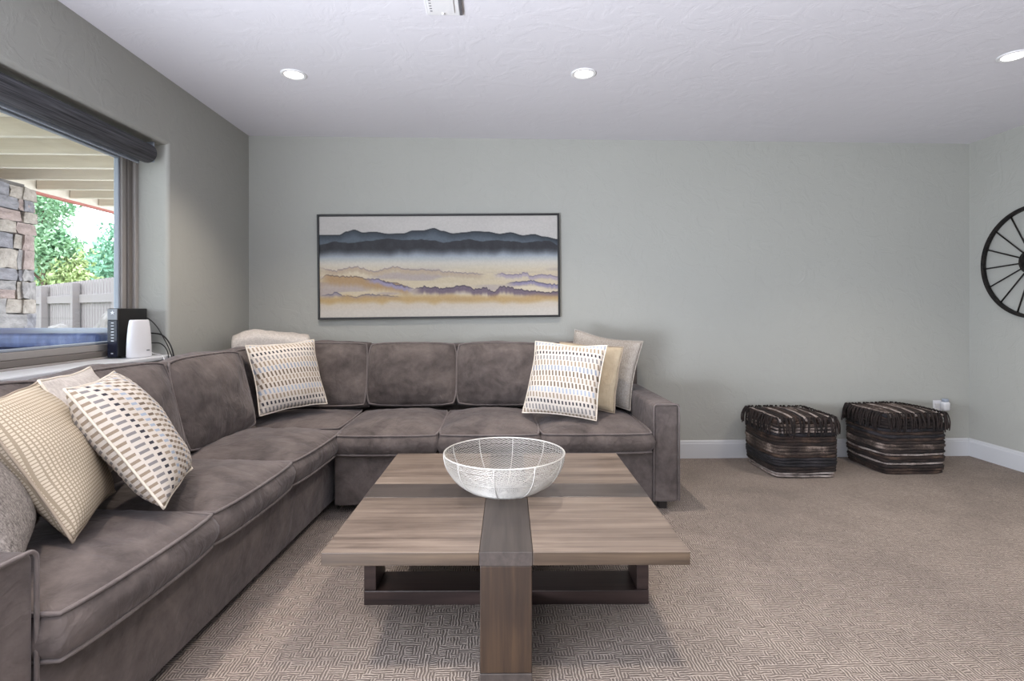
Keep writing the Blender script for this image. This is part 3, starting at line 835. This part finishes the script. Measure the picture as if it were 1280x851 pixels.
def pouf(loc, rz, w, d, h, label, seed):
    rnd = random.Random(seed)
    o = empty('rag_pouf', loc, label, 'pouf', 'braided rag poufs by the back wall', rz)
    link('core', bmm('core', box_bm(w - .06, d - .06, h - .035, .03, 3, off=(0, 0, (h - .035) / 2 + .004)), True), RAGS[3], o)
    def loop(z, inset, bl, n=14):
        pts = []
        for (u, v_) in outline(1, 1, 0, n):
            c = .10
            x = (w / 2 - inset) * u * (1 - c * v_ ** 6 * u * u * .6); y = (d / 2 - inset) * v_ * (1 - c * u ** 6 * v_ * v_ * .6)
            kx = 1 + bl * (1 - (v_ * v_ if abs(u) == 1 else u * u))
            q = Vector((x * 7, y * 7, z * 30 + seed))
            pts.append(Vector((x * kx, y * kx, z + .006 * noise.noise(q))) + Vector((noise.noise(q * 2), noise.noise(q * 2 + Vector((4, 4, 4))), 0)) * .006)
        return pts
    rows = 19; rr = (h - .05) / rows / 2 * 1.28
    for i in range(rows):
        z = .012 + (h - .055) * i / (rows - 1)
        f_ = i / (rows - 1); ins = rr + .012 * (abs(f_ - .5) * 2) ** 3
        mt = rnd.choices(RAGS, (5, 4, 2.2, 4, 2.4))[0]; thin = .62 if mt is RAGS[4] else 1.0
        P_ = loop(z, ins, .05 * math.sin(math.pi * f_))
        rad = [rr * thin * (1 + .34 * noise.noise(Vector((p.x * 18, p.y * 18, z * 60 + seed)))) for p in P_]
        V, F = tube_data(P_, rad, 6, True)
        link('rag_strip', pyd('rag_strip', V, F, True), mt, o)
    tn = 19
    for i in range(tn):
        x = (i / (tn - 1) - .5) * (w - .05); pts = []; rad = []
        for k in range(12):
            y = (k / 11 - .5) * (d - .03); u = x / w * 2; v_ = y / d * 2
            z = h - .022 + .022 * (1 - u * u) * (1 - v_ * v_) - .012 * max(abs(u), abs(v_)) ** 6
            q = Vector((x * 20, y * 9, seed)); pts.append((x + .003 * noise.noise(q), y, z + .003 * noise.noise(q * 2))); rad.append(.0145 * (1 + .2 * noise.noise(q * 3)))
        V, F = tube_data(pts, rad, 6)
        link('top_strip', pyd('top_strip', V, F, True), (RAGS[4] if i % 4 == 1 else rnd.choices(RAGS, (3, 4, 5, 2, 1))[0]), o)
    V, F = [], []
    per = loop(h - .020, .006, .02, 14); N = len(per)
    for i, p in enumerate(per):
        nrm = Vector((p.x, p.y, 0))
        nrm = Vector((math.copysign(1, p.x), 0, 0)) if abs(p.x) / w > abs(p.y) / d else Vector((0, math.copysign(1, p.y), 0))
        for s_ in range(2):
            q = p + Vector((rnd.uniform(-.008, .008), rnd.uniform(-.008, .008), 0)); ln = rnd.uniform(.085, .125)
            side = Vector((-nrm.y, nrm.x, 0)) * rnd.uniform(-.018, .018)
            pts = spline([q - nrm * .014 + Vector((0, 0, .010)), q + nrm * .006 + Vector((0, 0, .012)), q + nrm * (.022 + .008 * s_) - Vector((0, 0, ln * .4)) + side * .5, q + nrm * rnd.uniform(.018, .032) - Vector((0, 0, ln)) + side], 3)
            tube_data(pts, [.005, .0052] + [.0048] * (len(pts) - 3) + [.0035], 5, False, V, F)
    fr_ = link('fringe', pyd('fringe', V, F, True), M['fringe'], o); fr_['kind'] = 'stuff'


pouf((2.262, 4.02, 0), R(0), .49, .50, .445, 'dark brown fringed rag pouf nearer the sofa, left of the pair', 2)
pouf((3.125, 4.075, 0), R(1.5), .50, .47, .46, 'dark brown fringed rag pouf nearer the right wall, under the outlet', 9)

# ------------------------------------------------------------------ things on the sill
M['navy'] = plain('glossy_navy', srgb(22, 26, 44), .2)
M['silver'] = plain('silver_plastic', srgb(120, 122, 128), .35, Metallic=.3)
M['mark'] = plain('white_print', srgb(225, 228, 234), .5)
md = empty('modem', (-2.096, 3.14, .951), 'tall black modem with a silver top and lit marks standing on the window sill', 'modem', rz=R(-1))
link('shell', bmm('shell', box_bm(.06, .24, .268, .005, 2, off=(0, 0, .142))), M['black'], md)
link('stand', bmm('stand', box_bm(.072, .20, .008, .003, 1, off=(0, 0, .004))), M['black'], md)
link('front_panel', bmm('front_panel', box_bm(.054, .006, .205, .002, 1, off=(0, -.122, .108))), M['navy'], md)
link('badge_panel', bmm('badge_panel', box_bm(.054, .006, .062, .002, 1, off=(0, -.122, .243))), M['silver'], md)
lm = bmm('indicator', box_bm(.014, .002, .0045)); lm.materials.append(M['mark'])
for i in range(7): link('indicator', lm, None, md, (.002, -.126, .196 - i * .0165))
def star(r0, r1, n_, name, mat, par, loc):
    V = []
    for y in (-.001, .001):
        for k_ in range(2 * n_):
            g_ = math.pi * k_ / n_ + math.pi / 2; r_ = r0 if k_ % 2 == 0 else r1; V.append((r_ * math.cos(g_), y, r_ * math.sin(g_)))
    m_ = 2 * n_
    link(name, pyd(name, V, [tuple(range(m_)), tuple(range(m_, 2 * m_))] + [(k_, (k_ + 1) % m_, m_ + (k_ + 1) % m_, m_ + k_) for k_ in range(m_)]), mat, par, loc)
star(.013, .005, 5, 'emblem', M['mark'], md, (.002, -.126, .252))
link('button', bmm('button', box_bm(.012, .003, .006, .001, 1, off=(.0, -.126, .028))), M['mark'], md)

rt = empty('mesh_router', (-1.998, 3.085, .951), 'white tapered wireless router in front of the black modem on the sill', 'router', rz=R(-8))
V = []; F = []; n = 36
lv = [(.0, .9), (.004, .97), (.012, 1), (.06, .985), (.12, .94), (.17, .87), (.200, .80), (.209, .76), (.212, .70), (.212, .2)]
for z, s_ in lv:
    for k in range(n):
        g_ = 2 * math.pi * k / n; ce_, se_ = math.cos(g_), math.sin(g_); pw = .72
        V.append((.030 * s_ * math.copysign(abs(ce_) ** pw, ce_), .078 * s_ * math.copysign(abs(se_) ** pw, se_), z))
for i in range(len(lv) - 1):
    for k in range(n): F.append((i * n + k, i * n + (k + 1) % n, (i + 1) * n + (k + 1) % n, (i + 1) * n + k))
F.append(tuple(range(n))); F.append(tuple((len(lv) - 1) * n + k for k in range(n)))
link('housing', pyd('housing', V, F, True), M['white'], rt)
link('logo_mark', bmm('logo_mark', box_bm(.001, .022, .006, off=(.0298, .030, .040))), M['silver'], rt)

cab = 'cables behind the modem'
def cable(pts, r, mat, label):
    o = tube('cable', spline(pts, 8), r, mat, None, 8); tag(o, label, 'cable', cab)
cable([(-2.09, 3.267, 1.17), (-2.06, 3.268, 1.165), (-2.01, 3.262, 1.12), (-1.97, 3.255, 1.06), (-1.93, 3.25, .985), (-1.905, 3.25, .90), (-1.90, 3.25, .80)], .003, M['black'], 'thin black cable arching down from the top of the modem')
cable([(-2.09, 3.268, 1.08), (-2.03, 3.255, 1.08), (-1.97, 3.245, 1.07), (-1.925, 3.235, 1.03), (-1.895, 3.23, .96), (-1.885, 3.23, .85), (-1.885, 3.23, .78)], .0042, M['black'], 'thick black cable bowing over the sill end behind the router')
cable([(-2.09, 3.267, 1.02), (-2.03, 3.262, 1.022), (-1.985, 3.257, 1.018), (-1.945, 3.248, .985), (-1.912, 3.215, .93), (-1.90, 3.2, .80)], .003, M['black'], 'lower thin black cable running from the modem off the sill')
cable([(-2.07, 3.245, .985), (-2.01, 3.23, .962), (-1.95, 3.20, .955), (-1.91, 3.17, .925), (-1.895, 3.15, .85), (-1.895, 3.14, .78)], .003, M['white'], 'white cable hanging over the edge of the sill')

# ------------------------------------------------------------------ outside the window
t = NT('pale_concrete', .9); t.col(t.ramp(t.noise(t.coord(), 3), [(.3, srgb(168, 164, 150)), (.7, srgb(206, 202, 190))]))
tag(box('patio_slab', (-5.6, -6, -.25), (XL - .32, 9.5, -.12), t.m), kind='structure')
t = NT('lawn', .95); t.col(t.ramp(t.noise(t.coord(), 3), [(.3, srgb(64, 78, 46)), (.7, srgb(104, 116, 74))]))
tag(box('ground_outside', (-60, -20, -.30), (-2.4, 60, -.16), t.m), kind='structure')
M['deck'] = wood('tan_deck_paint', [(.35, srgb(204, 192, 176)), (.65, srgb(224, 213, 197))], 0, 1, .7, .1)
M['deckb'] = wood('tan_deck_boards', [(.35, srgb(196, 186, 174)), (.65, srgb(216, 206, 194))], 1, 1, .7, .1)
dk = empty('deck_above', (-3.4, 5, 2.435), 'tan painted wooden deck with joists overhead outside the window', 'deck')
jm = bmm('joist', box_bm(2.42, .042, .235, .004, 1)); jm.materials.append(M['deck'])
for i in range(-6, 11):
    link('joist', jm, None, dk, (.0, 3.88 + .4235 * i - 5, .1175))
rm = link('rim_beam', bmm('rim_beam', box_bm(.05, 9.0, .26, .004, 1)), M['deck'], dk, (-1.24, -.5, .11))
M['red'] = plain('red_flashing', srgb(176, 104, 92), .6)
link('flashing', bmm('flashing', box_bm(.058, 9.0, .022, .002, 1)), M['red'], dk, (-1.242, -.5, -.030))
bmz = bmm('deck_board', box_bm(.137, 9.0, .03, .003, 1)); bmz.materials.append(M['deckb'])
for i in range(18): link('deck_board', bmz, None, dk, (-1.215 + i * .143, -.5, .252))

# stone pillar
pr_ = empty('stone_pillar', (-4.60, 4.86, -.12), 'square stacked stone pillar holding up the deck outside the window', 'pillar')
def stone_mat(name, a, b, seed):
    t = NT(name, .9); v = t.coord('Object', loc=(seed, seed, 0)); n_ = t.noise(v, 1.6, 5, .65)
    t.col(t.ramp(n_, [(.3, a), (.7, b)])); t.bump(n_, .6, .05); return t.m
SM = [stone_mat('stone_grey', srgb(112, 107, 106), srgb(168, 160, 156), 1), stone_mat('stone_rose', srgb(128, 110, 104), srgb(176, 156, 148), 2),
      stone_mat('stone_tan', srgb(128, 117, 107), srgb(180, 168, 157), 3), stone_mat('stone_slate', srgb(96, 92, 95), srgb(146, 141, 144), 4)]
rocks = []
for k in range(16):
    b = box_bm(1, 1, 1, 0); bmesh.ops.subdivide_edges(b, edges=b.edges[:], cuts=1, use_grid_fill=True)
    for vv in b.verts: vv.co *= .94 + .0; vv.co += Vector((random.uniform(-.05, .05), random.uniform(-.05, .05), random.uniform(-.06, .06)))
    me = bmm('stone', b); me.materials.append(SM[k % 4]); rocks.append(me)
link('core', bmm('core', box_bm(.50, .50, 2.50, off=(0, 0, 1.25))), plain('mortar', srgb(120, 114, 110), .95), pr_)
z = .02
while z < 2.42:
    hrow = min(random.uniform(.10, .20), 2.50 - z)
    for face in range(4):
        a = -.31; corner = face % 2
        end = .31
        while a < end - .02:
            l = min(random.uniform(.16, .34), end - a)
            if end - a - l < .09: l = end - a
            dpt = random.uniform(.11, .15); off = .25 + dpt / 2 - .075
            c = a + l / 2
            px_, py_ = ((c, -off), (off, c), (-c, off), (-off, -c))[face]
            sc = (l, dpt, hrow) if face % 2 == 0 else (dpt, l, hrow)
            if random.random() < .25 and hrow > .15:
                for q in (0, 1): link('stone', random.choice(rocks), None, pr_, (px_, py_, z + hrow * (.25 + .5 * q)), scale=(sc[0], sc[1], hrow * .5))
            else: link('stone', random.choice(rocks), None, pr_, (px_, py_, z + hrow / 2), scale=sc)
            a += l
    z += hrow
link('top_post', bmm('top_post', box_bm(.15, .15, .08, off=(-.02, 0, 2.54))), M['deckb'], pr_)

# low blue box under the window
t = NT('weathered_blue_vinyl', .45); v = t.coord('Object')
t.col(t.ramp(t.math('ADD', t.math('MULTIPLY', t.noise(v, 3, 4, .6), .6), t.math('MULTIPLY', t.noise(t.coord('Object', scale=(6, 6, 1)), 4, 3), .4)), [(.36, srgb(42, 50, 86)), (.55, srgb(70, 84, 128)), (.7, srgb(116, 128, 164))]))
bb_ = empty('patio_box', (-3.55, 3.95, -.12), 'low weathered blue box with a flat lid right outside the window', 'box')
link('body', bmm('body', box_bm(2.1, 1.0, 1.10, .02, 2, off=(0, 0, .55))), t.m, bb_)
link('lid', bmm('lid', box_bm(2.16, 1.06, .09, .03, 3, off=(0, 0, 1.148))), t.m, bb_)

# pale boulders beyond it
t = NT('pale_rock', .9); t.col(t.ramp(t.noise(t.coord(), 4, 4), [(.35, srgb(112, 106, 102)), (.65, srgb(156, 150, 146))])); t.bump(t.noise(t.coord(), 6, 4), .6, .05)
def boulder(loc, s_, seed, label):
    b = bmesh.new(); bmesh.ops.create_icosphere(b, subdivisions=3, radius=1)
    for vv in b.verts: vv.co *= 1 + .22 * noise.noise(vv.co * 1.7 + Vector((seed, 0, 0)))
    o = link('boulder', bmm('boulder', b), t.m, None, loc, (0, 0, seed), s_); tag(o, label, 'rock', 'pale boulders by the fence')
boulder((-6.25, 7.95, .30), (.55, .42, .66), 1, 'flat pale boulder in front of the fence, left of the modem')
boulder((-5.02, 7.15, .40), (.28, .30, .76), 4, 'rounded pale boulder at the right edge of the window, beside the modem')

# fence
M['fence'] = plain('pale_taupe_fence', srgb(132, 123, 122), .8)
A_, B_ = Vector((-13.0, 14.85, -.12)), Vector((-4.4, 7.57, -.12)); dv = (B_ - A_); LN = dv.length; an = math.atan2(dv.y, dv.x)
fe = empty('picket_fence', A_, 'pale taupe dog-eared picket fence across the garden', 'fence', rz=an)
V = [(-.066, 0, 0), (.066, 0, 0), (.066, 0, 1.83), (.035, 0, 1.90), (-.035, 0, 1.90), (-.066, 0, 1.83)]; V = V + [(a, .02, c) for a, b, c in V]
pm = pyd('picket', V, [(0, 1, 2, 3, 4, 5), (11, 10, 9, 8, 7, 6)] + [(i, (i + 1) % 6, 6 + (i + 1) % 6, 6 + i) for i in range(6)]); pm.materials.append(M['fence'])
i = 0; x = .1
while x < LN: link('picket', pm, None, fe, (x, .03, 0)); x += .172
for z in (.35, 1.55): link('rail', bmm('rail', box_bm(LN, .04, .16, .004, 1, off=(LN / 2, 0, z))), M['fence'], fe)
pm = bmm('post', box_bm(.15, .12, 1.86, .006, 1, off=(0, 0, .93))); pm.materials.append(M['fence'])
for x in (.9, 4.0, 6.5, 9.0, 11.0): link('post', pm, None, fe, (x, -.06, 0))

# trees
M['bark'] = plain('bark', srgb(110, 92, 76), .95)
def leaf_mat(name, a, b):
    t = NT(name, .6); oi = t.noise(t.coord('Object'), 2.2, 3, .7); t.col(t.ramp(oi, [(.3, a), (.7, b)]))
    t.b.inputs['Transmission Weight'].default_value = 0; return t.m
LM = [leaf_mat('leaf_green', srgb(96, 142, 104), srgb(176, 206, 164)), leaf_mat('leaf_yellow', srgb(150, 178, 112), srgb(212, 220, 164)), leaf_mat('leaf_blue', srgb(98, 150, 122), srgb(160, 204, 172))]


def tree(loc, h, clumps, nl, mat, label, seed, ls=.068):
    rs = np.random.RandomState(seed)
    o = empty('leafy_tree', loc, label, 'tree', 'trees beyond the fence')
    tube('trunk', [(0, 0, 0), (.03, 0, h * .4), (-.03, .02, h * .8)], [.09, .07, .02], M['bark'], o, 8)
    V, F = [], []
    for c in clumps: tube_data([(0, 0, max(.3, c[2] - c[3])), (c[0] * .5, c[1] * .5, c[2] - c[3] * .4), (c[0], c[1], c[2])], [.04, .025, .008], 5, False, V, F)
    link('branches', pyd('branches', V, F, True), M['bark'], o)
    vv = []; per = nl // len(clumps)
    for cx, cy, cz, cr in clumps:
        d_ = rs.normal(size=(per, 3)); d_ /= np.linalg.norm(d_, axis=1)[:, None]; rad = cr * rs.uniform(.35, 1.05, (per, 1))
        # cluster leaves on twigs so the crown has gaps
        tw = rs.randint(0, max(4, per // 14), per); td = rs.normal(size=(tw.max() + 1, 3)); td /= np.linalg.norm(td, axis=1)[:, None]
        tr_ = cr * rs.uniform(.45, 1.05, (tw.max() + 1, 1))
        c = np.array([cx, cy, cz]) + (td * tr_)[tw] + rs.normal(size=(per, 3)) * .11
        a = rs.normal(size=(per, 3)); a /= np.linalg.norm(a, axis=1)[:, None]; b = np.cross(a, d_); b /= np.linalg.norm(b, axis=1)[:, None] + 1e-9
        s_ = ls * rs.uniform(.7, 1.3, (per, 1))
        vv.append(np.stack([c - a * s_, c + b * s_ * .45, c + a * s_, c - b * s_ * .45], 1).reshape(-1, 3))
    vv = np.concatenate(vv); q = np.arange(len(vv)).reshape(-1, 4)
    me = bpy.data.meshes.new('foliage'); me.from_pydata(vv.tolist(), [], q.tolist()); fo = link('foliage', me, mat, o); fo['kind'] = 'stuff'


tree((-12.6, 15.4, -.1), 5.2, [(0, 0, 3.0, .8), (-.6, .2, 4.0, .9), (.05, 0, 4.2, .6), (-.3, 0, 5.1, .7), (.45, -.1, 3.0, .5), (-1.2, 0, 3.0, .9)], 9000, LM[0], 'tall green tree beyond the fence, right beside the stone pillar', 1)
tree((-9.1, 13.7, -.1), 4.6, [(-.35, 0, 2.5, .5), (-.1, 0, 3.1, .45), (.1, 0, 2.6, .6), (.35, 0, 3.3, .5), (.1, 0, 3.9, .4), (.8, .2, 2.8, .7), (.7, 0, 3.8, .5)], 6500, LM[2], 'bluish green tree beyond the fence at the right edge of the window', 2)
tree((-11.6, 15.6, -.1), 2.9, [(0, 0, 2.2, .8), (.9, -.4, 2.0, .7), (-.7, .3, 2.2, .7), (.4, 0, 2.5, .45)], 8000, LM[1], 'low yellow-green tree showing just over the fence, between the taller two', 3)
tree((-15.4, 18.6, -.1), 4.4, [(0, 0, 2.6, 1.3), (1.6, -.6, 2.2, .9), (-1.4, .6, 2.6, 1.2), (.5, 0, 2.6, .8)], 7000, LM[2], 'farthest bluish tree behind the low yellow-green one', 4)
